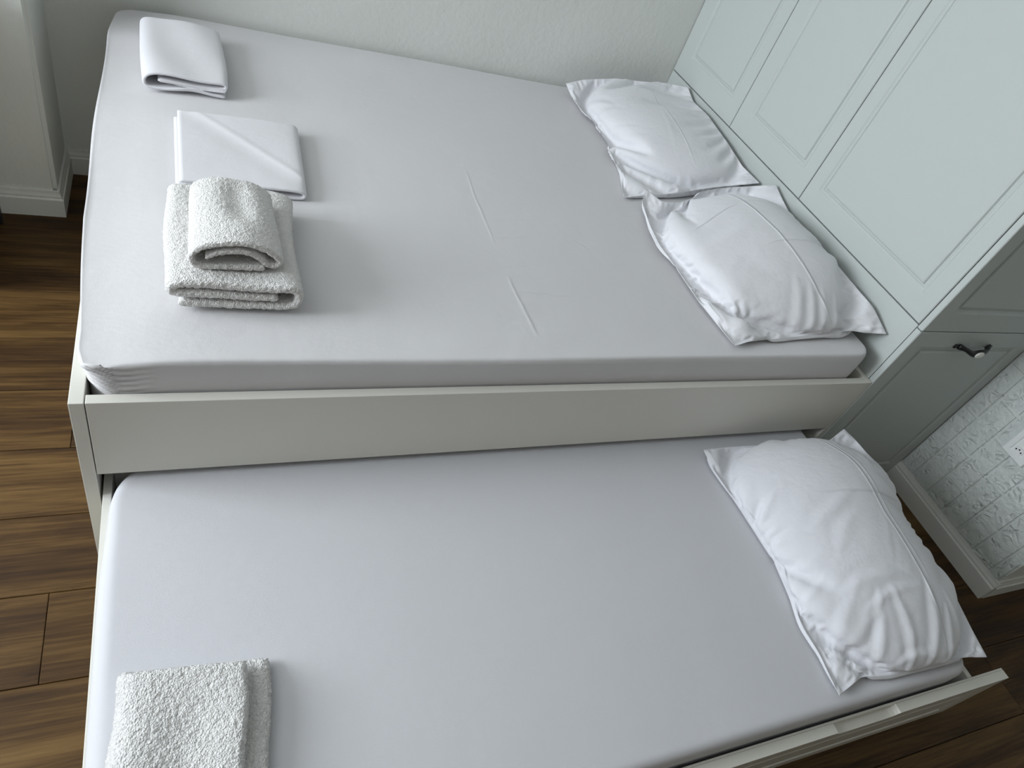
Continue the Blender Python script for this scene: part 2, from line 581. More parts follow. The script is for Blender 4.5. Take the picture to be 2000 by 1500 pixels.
def mattress(name, x0, x1, y0, y1, zb, zt, re, rc, mat, shape):
    xs = graded(x0, x1, .03); ys = graded(y0, y1, .03)
    nx, ny = len(xs), len(ys)
    cx, cy = (x0 + x1) / 2, (y0 + y1) / 2
    rcl, rcr = rc if isinstance(rc, tuple) else (rc, rc)
    hx, hy = (x1 - x0) / 2, (y1 - y0) / 2
    X, Y = np.meshgrid(xs - cx, ys - cy, indexing='ij')
    sx, sy = np.sign(X), np.sign(Y)
    rc = np.where(X < 0, rcl, rcr)
    ax, ay = np.abs(X), np.abs(Y)
    u = np.clip((ax - (hx - rc)) / rc, 0, 1); v = np.clip((ay - (hy - rc)) / rc, 0, 1)
    inc = (u > 0) & (v > 0)
    px = np.where(inc, hx - rc + rc * u * np.sqrt(1 - v * v / 2), ax)
    py = np.where(inc, hy - rc + rc * v * np.sqrt(1 - u * u / 2), ay)
    dx, dy = px - (hx - rc), py - (hy - rc)
    sd = np.where((dx > 0) & (dy > 0), rc - np.hypot(np.maximum(dx, 0), np.maximum(dy, 0)), np.minimum(hx - px, hy - py))
    sd = np.maximum(sd, 0)
    q = np.clip(re - sd, 0, re)
    # map outer band so that the round edge is well sampled
    Z = zt - (re - np.sqrt(np.maximum(re * re - q * q, 0)))
    V = np.stack([cx + sx * px, cy + sy * py, Z], -1)
    verts = [tuple(p) for p in V.reshape(-1, 3)]
    idx = lambda i, j: i * ny + j
    faces = [(idx(i, j), idx(i + 1, j), idx(i + 1, j + 1), idx(i, j + 1)) for i in range(nx - 1) for j in range(ny - 1)]
    ring = [idx(i, 0) for i in range(nx)] + [idx(nx - 1, j) for j in range(1, ny)] + \
           [idx(i, ny - 1) for i in range(nx - 2, -1, -1)] + [idx(0, j) for j in range(ny - 2, 0, -1)]
    prev = ring
    nz = max(4, int((zt - re - zb) / .0032))
    for k in range(1, nz + 1):
        t = k / nz
        z = (zt - re) + (zb - zt + re) * t
        cur = []
        for r in ring:
            x, y, _ = verts[r]
            ins = .012 * max(0, t - .75) / .25
            nxv = (x - cx) / hx; nyv = (y - cy) / hy
            cur.append(len(verts))
            verts.append((x - ins * nxv, y - ins * nyv, z))
        for a in range(len(ring)):
            b = (a + 1) % len(ring)
            faces.append((prev[b], prev[a], cur[a], cur[b]))
        prev = cur
    faces.append(tuple(prev))
    A = shape(np.array(verts))
    o = mesh_obj(name, A, faces, mat, None, True)
    return o


def shape_top(A):
    x, y, z = A[:, 0].copy(), A[:, 1].copy(), A[:, 2].copy()
    zt, re = .622, .010
    # crown and slow unevenness of the top
    top = np.clip((z - (zt - re)) / re, 0, 1)
    A[:, 2] += top * (.006 * np.sin(np.pi * np.clip(x / 2.02, 0, 1)) * np.sin(np.pi * np.clip(y / 1.56, 0, 1)) + .0012 * np.sin(x * 7 + 1) * np.sin(y * 9))
    A[:, 2] += top * .014 * np.clip((x - .9) / 1.1, 0, 1) * np.clip(1 - y / .5, 0, 1)
    A[:, 2] -= top * .012 * np.exp(-((x - .02) / .10) ** 2)
    # sides belly out a little above the frame
    mid = np.exp(-((z - .59) / .035) ** 2)
    left = np.exp(-((x - .024) / .03) ** 2) * np.clip((y - .12) / .35, 0, 1) * np.clip((1.58 - y) / .2, 0, 1)
    A[:, 0] -= .022 * mid * left * (1 + .2 * np.sin(y * 9)) + .008 * left * np.exp(-((z - .618) / .02) ** 2)
    front = np.exp(-((y - .026) / .02) ** 2)
    A[:, 1] += front * .0022 * np.sin(x * 6.0) * mid
    # gathered front left corner, folds fanning out from the corner tip
    sa = np.hypot(x - .024, y - .026); dz = .618 - z
    near = (np.minimum(x - .024, y - .026) < .022)
    ph = 2 * np.pi * (dz - .22 * np.maximum(x - .03, 0) - .10 * np.maximum(y - .03, 0)) / .0135
    fade = np.exp(-((sa - .015) / .065) ** 2) * np.clip(dz / .008, 0, 1) * np.clip((.10 - dz) / .03, 0, 1) * near
    fold = (np.abs(np.sin(ph * .5 + 1.5 * np.sin(x * 60))) - .5) * .0105 * fade
    A[:, 1] -= fold * .9; A[:, 0] -= fold * .6
    # the corner tapers slightly towards the bottom
    tuck = np.exp(-((x - .024) / .05) ** 2) * np.exp(-((y - .03) / .06) ** 2) * np.clip((.6 - z) / .07, 0, 1)
    A[:, 0] += .016 * tuck
    # pulled fabric on the front face
    for c, sl in ((1.25, .5), (1.28, .5), (1.62, .9), (1.65, .9)):
        d = (x - c) - sl * (.60 - z)
        A[:, 1] -= front * .0016 * np.exp(-(d / .007) ** 2) * np.clip((.60 - z) / .02, 0, 1)
    # tip of the corner
    tip = np.exp(-((x - .03) / .02) ** 2 - ((y - .035) / .02) ** 2 - ((z - .607) / .012) ** 2)
    A[:, 0] -= .007 * tip; A[:, 1] -= .006 * tip
    return A


mt = mattress('mattress', .018, 2.012, .026, 1.572, .417, .622, .010, .055, M_sheet, shape_top)
tag(mt, 'wide upper mattress in a smooth white fitted sheet', 'mattress')


def shape_low(A):
    x, y, z = A[:, 0].copy(), A[:, 1].copy(), A[:, 2].copy()
    top = np.clip((z - .28) / .03, 0, 1)
    A[:, 2] += top * .004 * np.sin(np.pi * np.clip(x / 2, 0, 1)) * np.sin(np.pi * np.clip((y + .77) / .83, 0, 1))
    left = np.exp(-((x - .048) / .03) ** 2) * np.clip(-(y + .03) / .2, 0, 1)
    mid = np.exp(-((z - .28) / .03) ** 2)
    A[:, 0] -= .012 * left * mid
    return A


# ------------------------------------------------------------------ trundle
ZT, YT = .2605, -.769
tr = tag(empty('trundle_drawer', (1.03, -.4, 0)), 'white pull-out trundle bed box rolled out from under the bed', 'trundle bed')
# front board with routed frame and a finger scoop in its top edge
XF0, XF1 = .003, 2.1367
tf = .027
prof_x = [XF0, 1.505, 1.508, 1.516, 1.530, 1.545, 1.68, 1.695, 1.706, 1.712, 1.715, XF1]
dep = [0, 0, .006, .012, .0155, .017, .017, .0155, .011, .005, 0, 0]
bm = bmesh.new()
zbot = .018
cut = .0165
# board: inner strip full height
bm_box(bm, (XF0, YT - .0055, zbot), (XF1, YT, ZT))
bmesh.ops.bevel(bm, geom=[e for e in bm.edges if all(v.co.z > ZT - .001 for v in e.verts)], offset=.001, segments=1, affect='EDGES')
fp = bm_obj('front_board', bm, M_bed); parent_keep(fp, tr)
bm = bmesh.new()
ya, yb = YT - tf, YT - .0055
tops_a = [bm.verts.new((x, ya, ZT - d)) for x, d in zip(prof_x, dep)]
tops_b = [bm.verts.new((x, yb, ZT - d)) for x, d in zip(prof_x, dep)]
for i in range(len(prof_x) - 1):
    bm.faces.new((tops_a[i], tops_a[i + 1], tops_b[i + 1], tops_b[i]))
bot_b = [bm.verts.new((x, yb, zbot)) for x in (XF0, XF1)]
bot_a = [bm.verts.new((x, ya, zbot)) for x in (XF0, XF1)]
bm.faces.new((bot_a[0], bot_a[1], bot_b[1], bot_b[0]))
bm.faces.new((tops_a[0], tops_b[0], bot_b[0], bot_a[0]))
bm.faces.new((tops_a[-1], bot_a[1], bot_b[1], tops_b[-1]))
# front face with a routed frame
r1 = [(XF0 + .07, zbot + .05), (XF1 - .07, zbot + .05), (XF1 - .07, ZT - .055), (XF0 + .07, ZT - .055)]
def rng(k, d): return [bm.verts.new((x + (k if i in (0, 3) else -k), ya + d, z + (k if i in (0, 1) else -k))) for i, (x, z) in enumerate(r1)]
q0 = rng(0, 0); q1 = rng(.004, .008); q2 = rng(.012, .008); q3 = rng(.026, .001)
bm.faces.new([bot_a[0], bot_a[1], q0[1], q0[0]])
bm.faces.new([bot_a[1], tops_a[-1], q0[2], q0[1]])
bm.faces.new([tops_a[0], bot_a[0], q0[0], q0[3]])
bm.faces.new(list(tops_a[::-1]) + [q0[3], q0[2]])
for a, b in ((q0, q1), (q1, q2), (q2, q3)):
    for i in range(4): bm.faces.new((a[i], a[(i + 1) % 4], b[(i + 1) % 4], b[i]))
bm.faces.new(q3)
fo = bm_obj('routed_facing', bm, M_bed)
fo['label'] = 'routed front facing with a finger scoop in the top edge'
parent_keep(fo, tr)
parent_keep(box('side_board', (.0295, YT + .0005, .018), (.0455, .078, ZT), M_bed, None, .0012), tr)
parent_keep(box('side_board', (1.997, YT + .0005, .018), (2.013, .078, ZT), M_bed, None, .0012), tr)
parent_keep(box('back_board', (.046, .062, .018), (1.9965, .078, ZT), M_bed, None, .0012), tr)
parent_keep(box('base_board', (.046, YT + .001, .10), (1.9965, .0615, .118), M_board), tr)
for x in (.12, .7, 1.3, 1.9):
    for y in (YT + .1, -.1):
        bm = bmesh.new()
        bmesh.ops.create_cone(bm, cap_ends=True, segments=20, radius1=.03, radius2=.03, depth=.025, matrix=Matrix.Translation((x, y, .0305)) @ Matrix.Rotation(math.pi / 2, 4, 'Y'))
        bm_box(bm, (x - .017, y - .012, .03), (x - .0135, y + .012, .1))
        bm_box(bm, (x + .0135, y - .012, .03), (x + .017, y + .012, .1))
        bm_box(bm, (x - .017, y - .012, .092), (x + .017, y + .012, .0995))
        parent_keep(bm_obj('caster', bm, M_black), tr)
ml = mattress('mattress', .048, 1.972, YT + .007, .056, .1185, .312, .02, (.115, .05), M_sheet2, shape_low)
tag(ml, 'lower mattress in a taut white fitted sheet on the pulled-out trundle', 'mattress')


# ------------------------------------------------------------------ pillows: small cloth solver (inflated case, pinned tips)
def curve_at(pts, n):
    P = np.array(pts, float)
    d = np.r_[0, np.cumsum(np.linalg.norm(np.diff(P, axis=0), axis=1))]; d /= d[-1]
    fine = np.linspace(0, 1, 400)
    Q = np.stack([np.interp(fine, d, P[:, k]) for k in range(3)], -1)
    for _ in range(60):                         # soften the kinks of the traced outline
        Q[1:-1] = .25 * Q[:-2] + .5 * Q[1:-1] + .25 * Q[2:]
    t = np.linspace(0, 1, n)
    return np.stack([np.interp(t, fine, Q[:, k]) for k in range(3)], -1)


def upsample(P, f):
    """separable Catmull-Rom refinement of a grid of points by the factor f"""
    def along(P):
        n = P.shape[0]
        t = np.linspace(0, n - 1, (n - 1) * f + 1)
        i = np.minimum(t.astype(int), n - 2); q = (t - i)[:, None, None]
        g = lambda k: P[np.clip(i + k, 0, n - 1)]
        a, b, c, d = g(-1), g(0), g(1), g(2)
        return .5 * (2 * b + (c - a) * q + (2 * a - 5 * b + 4 * c - d) * q ** 2 + (3 * b - a - 3 * c + d) * q ** 3)
    return along(along(P).transpose(1, 0, 2)).transpose(1, 0, 2)


def grid_normals(P):
    a = np.gradient(P, axis=0); b = np.gradient(P, axis=1)
    n = np.cross(a, b)
    return n / (np.linalg.norm(n, axis=-1, keepdims=True) + 1e-12)


def stroke_relief(U, Vv, strokes, su=.52, sv=.70):
    """height in metres of soft cloth folds; each stroke is three (u,v) points, half width and amplitude"""
    H = np.zeros_like(U)
    X, Y = U * su, Vv * sv
    for (p0, p1, p2, wd, am) in strokes:
        p0, p1, p2 = [np.array((p[0] * su, p[1] * sv)) for p in (p0, p1, p2)]
        best = np.full(U.shape, 1e9); sg = np.zeros_like(U); tt = np.zeros_like(U)
        for t in np.linspace(0, 1, 26):
            c = (1 - t) ** 2 * p0 + 2 * t * (1 - t) * p1 + t * t * p2
            d = 2 * (1 - t) * (p1 - p0) + 2 * t * (p2 - p1); d = d / (np.hypot(*d) + 1e-9)
            dx, dy = X - c[0], Y - c[1]
            q = np.hypot(dx, dy); m = q < best
            best = np.where(m, q, best); sg = np.where(m, dx * -d[1] + dy * d[0], sg); tt = np.where(m, t, tt)
        w = 1.15 * wd * (.55 + .9 * tt * (1 - tt) * 2)
        x = sg / w
        lat = np.exp(-np.maximum(best ** 2 - sg ** 2, 0) / (wd * wd))
        H += .5 * am * lat * np.sin(np.pi * np.clip(tt * .9 + .05, 0, 1)) ** .7 * (np.exp(-x * x) - .55 * np.exp(-(x - 1.7) ** 2))
    return H


def pillow(name, edges, zfloor, mat, label, volume, xmax=None, seed=0, ease=.08, bend=.02, nu=50, nv=70, under=None, heights=None, strokes=()):
    """edges: traced seam of the case, left / far / right / near, each from its near or left end"""
    rg = np.random.RandomState(seed)
    Lf, Fr, Rt, Nr = curve_at(edges['left'], nv), curve_at(edges['far'], nu), curve_at(edges['right'], nv), curve_at(edges['near'], nu)
    U, Vv = np.meshgrid(np.linspace(0, 1, nu), np.linspace(0, 1, nv), indexing='ij')
    u3, v3 = U[..., None], Vv[..., None]
    base = (1 - v3) * Nr[:, None] + v3 * Fr[:, None] + (1 - u3) * Lf[None] + u3 * Rt[None] \
        - ((1 - u3) * (1 - v3) * Lf[0] + u3 * (1 - v3) * Rt[0] + u3 * v3 * Rt[-1] + (1 - u3) * v3 * Lf[-1])
    ez = 1 + ease * (np.sin(np.pi * U) * np.sin(np.pi * Vv)) ** .22
    du = np.linalg.norm(Nr[-1] - Nr[0]) / (nu - 1); dv = np.linalg.norm(Lf[-1] - Lf[0]) / (nv - 1)

    def rest_of(A, B):
        return np.linalg.norm(base[B] - base[A], axis=-1, keepdims=True) * (.5 * (ez[A] + ez[B]))[..., None]
    dome = (np.sin(np.pi * U) * np.sin(np.pi * Vv)) ** .7
    Tp = base.copy(); Bt = base.copy()
    Tp[..., 2] += .05 * dome + rg.normal(0, .0012, U.shape) * (dome > 0)
    Bt[..., 2] -= .01 * dome
    def floor_at(P):
        if under is None: return zfloor
        i = np.clip(((P[..., 0] - 1.3) / .01).astype(int), 0, 99); j = np.clip(((P[..., 1] + .2) / .01).astype(int), 0, 199)
        return np.maximum(zfloor, under[i, j] + .003)
    Bt[..., 2] = np.maximum(Bt[..., 2], zfloor + .001)
    Tp[..., 2] = np.maximum(Tp[..., 2], Bt[..., 2])
    vT = np.zeros_like(Tp); vB = np.zeros_like(Bt)
    bmask = np.zeros(U.shape, bool); bmask[0] = bmask[-1] = True; bmask[:, 0] = bmask[:, -1] = True
    seam = base[bmask].copy()
    dt = .02

    def normals(P):
        a = np.zeros_like(P); b = np.zeros_like(P)
        a[1:-1] = P[2:] - P[:-2]; a[0] = P[1] - P[0]; a[-1] = P[-1] - P[-2]
        b[:, 1:-1] = P[:, 2:] - P[:, :-2]; b[:, 0] = P[:, 1] - P[:, 0]; b[:, -1] = P[:, -1] - P[:, -2]
        n = np.cross(a, b)
        return n * .25

    def con(P, A, B, rest, k):
        d = P[B] - P[A]
        l = np.linalg.norm(d, axis=-1, keepdims=True) + 1e-9
        diff = d * ((l - rest) / l) * .5 * k
        P[A] += diff; P[B] -= diff

    S = slice
    batches = []

    def addb(A, B, k):
        if base[A].shape == base[B].shape: batches.append((A, B, rest_of(A, B), k))
    for o in (0, 1):
        n1 = (nu - o) // 2; n2 = (nv - o) // 2
        addb((S(o, o + 2 * n1, 2), S(None)), (S(o + 1, o + 2 * n1, 2), S(None)), 1.0)
        addb((S(None), S(o, o + 2 * n2, 2)), (S(None), S(o + 1, o + 2 * n2, 2)), 1.0)
    for o in (0, 1):
        n1 = (nu - o) // 2
        addb((S(o, o + 2 * n1, 2), S(0, nv - 1)), (S(o + 1, o + 2 * n1, 2), S(1, nv)), .35)
        addb((S(o, o + 2 * n1, 2), S(1, nv)), (S(o + 1, o + 2 * n1, 2), S(0, nv - 1)), .35)
    for o in range(4):     # bending
        n1 = (nu - o - 1) // 4; n2 = (nv - o - 1) // 4
        addb((S(o, o + 4 * n1, 4), S(None)), (S(o + 4, o + 4 * n1 + 1, 4), S(None)), bend)
        addb((S(None), S(o, o + 4 * n2, 4)), (S(None), S(o + 4, o + 4 * n2 + 1, 4)), bend)
    for step in range(170):
        nT = normals(Tp); nB = normals(Bt)
        V = float(np.sum((Tp[..., 2]) * nT[..., 2]) - np.sum((Bt[..., 2]) * nB[..., 2]))
        p = 900.0 * np.clip((volume - V) / volume, -.2, 1.0)
        damp = .93
        vT *= damp; vB *= damp
        vT += dt * (nT / (du * dv) * p * .02); vB += dt * (-nB / (du * dv) * p * .02)
        vT[..., 2] -= .7 * dt; vB[..., 2] -= 1.2 * dt
        oT, oB = Tp.copy(), Bt.copy()
        Tp = Tp + vT * dt; Bt = Bt + vB * dt
        for it in range(6):
            for A, B_, rest, k in batches:
                con(Tp, A, B_, rest, k); con(Bt, A, B_, rest, k)
            Bt[..., 2] = np.maximum(Bt[..., 2], floor_at(Bt) + .0015)
            Tp[..., 2] = np.maximum(Tp[..., 2], floor_at(Tp) + .003)
            if xmax:
                Tp[..., 0] = np.minimum(Tp[..., 0], xmax); Bt[..., 0] = np.minimum(Bt[..., 0], xmax)
            Tp[bmask] = seam; Bt[bmask] = seam
        vT = (Tp - oT) / dt; vB = (Bt - oB) / dt
    sep = .0025
    Tp[..., 2] = np.where(bmask, Tp[..., 2], np.maximum(Tp[..., 2], Bt[..., 2] + sep))
    if heights is not None:
        fi = ((Tp[..., 0] - 1.3) / .01).astype(int); fj = ((Tp[..., 1] + .2) / .01).astype(int)
        for di in (-1, 0, 1):
            for dj in (-1, 0, 1):
                np.maximum.at(heights, (np.clip(fi + di, 0, 99), np.clip(fj + dj, 0, 199)), Tp[..., 2])
    # refine, then press the folds into the upper side
    Tp = upsample(Tp, 4); Bt = upsample(Bt, 4)
    nu, nv = Tp.shape[:2]
    U, Vv = np.meshgrid(np.linspace(0, 1, nu), np.linspace(0, 1, nv), indexing='ij')
    bmask = np.zeros(U.shape, bool); bmask[0] = bmask[-1] = True; bmask[:, 0] = bmask[:, -1] = True
    Bt[bmask] = Tp[bmask]
    extra = []
    for _ in range(14):
        a = rg.uniform(.08, .92, 2); th = rg.normal(0, .6); ln = rg.uniform(.06, .16)
        b = a + np.array((math.cos(th) * ln, math.sin(th) * ln)); m = .5 * (a + b) + rg.normal(0, .02, 2)
        extra.append((tuple(a), tuple(m), tuple(b), rg.uniform(.006, .012), rg.uniform(-.0018, .0018)))
    fadeb = np.clip(np.minimum.reduce([U * 18, (1 - U) * 18, Vv * 22, (1 - Vv) * 22]), 0, 1)
    Tp += grid_normals(Tp) * (stroke_relief(U, Vv, list(strokes) + extra) * fadeb)[..., None]
    if xmax: Tp[..., 0] = np.minimum(Tp[..., 0], xmax)
    # assemble one closed surface
    idT = np.arange(nu * nv).reshape(nu, nv)
    idB = idT.copy()
    inner = ~bmask
    idB[inner] = nu * nv + np.arange(int(inner.sum()))
    vb = Bt[inner]; uvb = np.stack([U[inner], Vv[inner]], -1)
    verts = np.vstack([Tp.reshape(-1, 3), np.array(vb)])
    uv = np.vstack([np.stack([U.ravel(), Vv.ravel()], -1), np.array(uvb)])
    q = lambda I: np.stack([I[:-1, :-1], I[1:, :-1], I[1:, 1:], I[:-1, 1:]], -1).reshape(-1, 4)
    faces = np.vstack([q(idT), q(idB)[:, ::-1]])
    o = mesh_obj(name, verts, faces, mat, None, True, uv)
    tag(o, label, 'pillow', 'white pillows')
    return o


PA = dict(
    left=[(1.472, 0.741, 0.638), (1.522, 0.885, 0.64), (1.565, 1.09, 0.642), (1.572, 1.249, 0.644), (1.549, 1.304, 0.648), (1.542, 1.423, 0.655), (1.54, 1.484, 0.668)],
    far=[(1.54, 1.484, 0.668), (1.618, 1.499, 0.69), (1.756, 1.505, 0.715), (1.913, 1.484, 0.735), (1.973, 1.461, 0.752), (2.04, 1.421, 0.767)],
    right=[(2.042, 0.809, 0.715), (2.03, 0.916, 0.717), (2.03, 1.042, 0.735), (2.035, 1.228, 0.75), (2.04, 1.351, 0.743), (2.04, 1.421, 0.767)],
    near=[(1.472, 0.741, 0.638), (1.562, 0.765, 0.64), (1.631, 0.775, 0.645), (1.721, 0.791, 0.652), (1.816, 0.814, 0.662), (1.906, 0.826, 0.675), (2.042, 0.809, 0.715)],
)
PB = dict(
    left=[(1.492, 0.053, 0.645), (1.482, 0.155, 0.645), (1.475, 0.239, 0.645), (1.477, 0.372, 0.646), (1.472, 0.475, 0.648), (1.486, 0.576, 0.65), (1.507, 0.688, 0.658), (1.531, 0.739, 0.68)],
    far=[(1.531, 0.739, 0.68), (1.582, 0.691, 0.668), (1.65, 0.696, 0.668), (1.721, 0.725, 0.676), (1.762, 0.75, 0.688), (1.854, 0.769, 0.7), (1.977, 0.769, 0.722), (2.044, 0.741, 0.752)],
    right=[(2.048, 0.066, 0.684), (2.035, 0.148, 0.716), (2.025, 0.268, 0.725), (2.025, 0.442, 0.733), (2.035, 0.614, 0.724), (2.04, 0.689, 0.739), (2.044, 0.741, 0.752)],
    near=[(1.492, 0.053, 0.645), (1.547, 0.071, 0.643), (1.607, 0.079, 0.643), (1.685, 0.086, 0.645), (1.733, 0.091, 0.647), (1.848, 0.1, 0.652), (1.941, 0.102, 0.662), (1.992, 0.088, 0.668), (2.048, 0.066, 0.684)],
)
PC = dict(
    left=[(1.494, -0.738, 0.332), (1.509, -0.642, 0.33), (1.506, -0.576, 0.33), (1.522, -0.51, 0.33), (1.535, -0.417, 0.33), (1.531, -0.321, 0.33), (1.524, -0.212, 0.331), (1.51, -0.11, 0.334), (1.509, -0.053, 0.34)],
    far=[(1.509, -0.053, 0.34), (1.596, -0.052, 0.342), (1.718, -0.059, 0.35), (1.857, -0.069, 0.362), (1.963, -0.076, 0.372), (2.03, -0.05, 0.392)],
    right=[(1.995, -0.75, 0.345), (1.998, -0.685, 0.355), (2.011, -0.622, 0.36), (2.029, -0.545, 0.365), (2.028, -0.441, 0.37), (2.036, -0.362, 0.37), (2.076, -0.261, 0.372), (2.092, -0.197, 0.375), (2.066, -0.141, 0.38), (2.055, -0.096, 0.385), (2.03, -0.05, 0.392)],
    near=[(1.494, -0.738, 0.332), (1.518, -0.731, 0.33), (1.592, -0.713, 0.328), (1.679, -0.725, 0.328), (1.747, -0.727, 0.33), (1.852, -0.731, 0.334), (1.924, -0.734, 0.338), (1.995, -0.75, 0.345)],
)
HT = np.zeros((100, 200))
pillow('pillow', PA, .627, M_pcase_a, 'white pillow in the far corner between back wall and wardrobe', .0255, 2.055, 3, .10, heights=HT, strokes=[
    ((.30, .02), (.31, .08), (.35, .17), .010, .004), ((.40, .02), (.42, .07), (.43, .15), .009, .0045), ((.50, .02), (.50, .08), (.49, .16), .009, .004),
    ((.60, .02), (.58, .07), (.55, .14), .008, .0035), ((.70, .02), (.66, .06), (.62, .10), .008, .003), ((.20, .02), (.22, .08), (.27, .15), .010, .004),
    ((.04, .45), (.16, .44), (.32, .40), .010, .004), ((.04, .53), (.15, .52), (.28, .47), .010, .004), ((.04, .64), (.14, .65), (.27, .61), .012, .005),
    ((.08, .80), (.16, .77), (.22, .66), .016, .006), ((.50, .30), (.55, .42), (.57, .60), .008, .0015)])
pillow('pillow', PB, .636, M_pcase_b, 'white creased pillow at the near edge of the upper bed, against the wardrobe', .029, 2.055, 5, .12, under=HT, strokes=[
    ((.42, .03), (.50, .11), (.56, .24), .012, .006), ((.50, .02), (.57, .09), (.62, .21), .010, .006), ((.58, .02), (.64, .09), (.68, .19), .010, .005),
    ((.67, .02), (.72, .08), (.75, .16), .009, .004), ((.03, .02), (.12, .09), (.24, .20), .018, .009), ((.14, .02), (.20, .08), (.38, .12), .016, -.007),
    ((.03, .50), (.11, .49), (.22, .46), .010, .004), ((.03, .60), (.14, .61), (.28, .64), .012, .004), ((.04, .74), (.16, .76), (.34, .76), .012, .004),
    ((.12, .38), (.28, .36), (.42, .26), .028, .006), ((.20, .52), (.40, .50), (.55, .56), .020, .004), ((.05, .90), (.16, .86), (.30, .87), .012, .005),
    ((.60, .97), (.66, .85), (.68, .70), .008, .002)])
pillow('pillow', PC, .3195, M_pcase_c, 'white crumpled pillow on the lower pull-out bed', .030, None, 8, .12, strokes=[
    ((.02, .02), (.12, .12), (.30, .30), .016, .009), ((.12, .06), (.25, .10), (.38, .22), .012, -.008), ((.28, .03), (.34, .12), (.40, .28), .011, .008),
    ((.45, .03), (.52, .13), (.47, .28), .011, .008), ((.57, .03), (.67, .14), (.69, .28), .013, .009), ((.72, .02), (.73, .10), (.77, .20), .010, .006),
    ((.22, .28), (.38, .36), (.56, .31), .012, .006), ((.32, .23), (.46, .29), (.60, .27), .010, .006), ((.03, .28), (.09, .31), (.18, .35), .010, .005),
    ((.02, .42), (.09, .42), (.20, .39), .010, .005), ((.03, .52), (.10, .53), (.22, .49), .010, .005), ((.03, .63), (.09, .63), (.17, .68), .010, .005),
    ((.26, .53), (.36, .56), (.50, .62), .016, .006), ((.30, .42), (.36, .50), (.48, .54), .014, .005), ((.97, .97), (.86, .90), (.79, .78), .014, .007),
    ((.90, .98), (.82, .93), (.74, .90), .010, .005), ((.97, .60), (.90, .58), (.80, .60), .010, .004), ((.97, .45), (.90, .46), (.82, .44), .010, .004),
    ((.97, .76), (.89, .73), (.80, .74), .012, .005), ((.40, .06), (.50, .09), (.60, .06), .009, .006), ((.86, .03), (.84, .10), (.80, .24), .010, .004)])


# ------------------------------------------------------------------ folded towels and linen
def smooth_path(pts, rounds=3):
    P = [np.array(p, float) for p in pts]
    for _ in range(rounds):
        Q = [P[0]]
        for a, b in zip(P, P[1:]):
            Q.append(.75 * a + .25 * b); Q.append(.25 * a + .75 * b)
        Q.append(P[-1]); P = Q
    return np.array(P)


def resample(P, step):
    d = np.r_[0, np.cumsum(np.linalg.norm(np.diff(P, axis=0), axis=1))]
    n = max(4, int(d[-1] / step))
    s = np.linspace(0, d[-1], n)
    return np.stack([np.interp(s, d, P[:, k]) for k in range(P.shape[1])], -1)


def folded(name, path, t, length, step, mat, loc, rotz, label, cat, group, warp=None, fluff=None, endr=None, ndir=1):
    """a cloth ply of thickness t that follows path in (x,z), laid along +y for length"""
    C = resample(smooth_path(path), step)
    d = np.gradient(C, axis=0); d /= np.linalg.norm(d, axis=1, keepdims=True)
    N = np.stack([-d[:, 1], d[:, 0]], -1)
    n = len(C)
    # profile of the half thickness, rounded at the two ends of the path
    s = np.r_[0, np.cumsum(np.linalg.norm(np.diff(C, axis=0), axis=1))]
    h = t / 2
    q = np.minimum(np.minimum(s, s[-1] - s) / h, 1)
    hp_ = h * np.sqrt(np.maximum(1 - (1 - q) ** 2, .02))
    er = endr or h
    ys = list(np.arange(0, length + 1e-9, step))
    ys = sorted(set([round(y, 5) for y in ys] + [round(er * f, 5) for f in (.08, .2, .4, .7)] + [round(length - er * f, 5) for f in (.08, .2, .4, .7)]))
    ys = np.array(ys)
    e = np.minimum(np.minimum(ys, ys[-1] - ys) / er, 1)
    k = np.sqrt(np.maximum(1 - (1 - e) ** 2, .03))
    V = []
    for yi, ki in zip(ys, k):
        a = C + N * (hp_ * ki)[:, None]; b = C - N * (hp_ * ki)[:, None]
        ring = np.vstack([a, b[::-1]])
        V.append(np.stack([ring[:, 0], np.full(len(ring), yi), ring[:, 1]], -1))
    V = np.array(V)                      # (m, 2n, 3)
    m, q2 = V.shape[:2]
    if warp is not None:
        V = warp(V)
    if fluff:
        amp, sc = fluff
        dy = np.gradient(V, axis=0); dx = np.roll(V, -1, axis=1) - np.roll(V, 1, axis=1)
        nn = np.cross(dx, dy); nn /= np.linalg.norm(nn, axis=-1, keepdims=True) + 1e-9
        flat = V.reshape(-1, 3)
        f = np.array([noise.noise(Vector(p) * sc) + .6 * noise.noise(Vector(p) * sc * 2.1 + Vector((5, 1, 2))) for p in flat]).reshape(m, q2)
        V = V + nn * (f * amp)[..., None] * ndir
    verts = V.reshape(-1, 3)
    verts[:, 2] = np.maximum(verts[:, 2], .0008)
    idx = lambda i, j: i * q2 + (j % q2)
    faces = [(idx(i, j), idx(i, j + 1), idx(i + 1, j + 1), idx(i + 1, j)) for i in range(m - 1) for j in range(q2)]
    for i0 in (0, m - 1):
        for j in range(n - 1):
            faces.append((idx(i0, j), idx(i0, j + 1), idx(i0, q2 - 2 - j), idx(i0, q2 - 1 - j)))
    bm = bmesh.new()
    bv = [bm.verts.new(v) for v in verts]
    for f in faces:
        try: bm.faces.new([bv[i] for i in f])
        except ValueError: pass
    o = bm_obj(name, bm, mat, None, True)
    o.location = loc; o.rotation_euler = (0, 0, rotz)
    tag(o, label, cat, group)
    return o


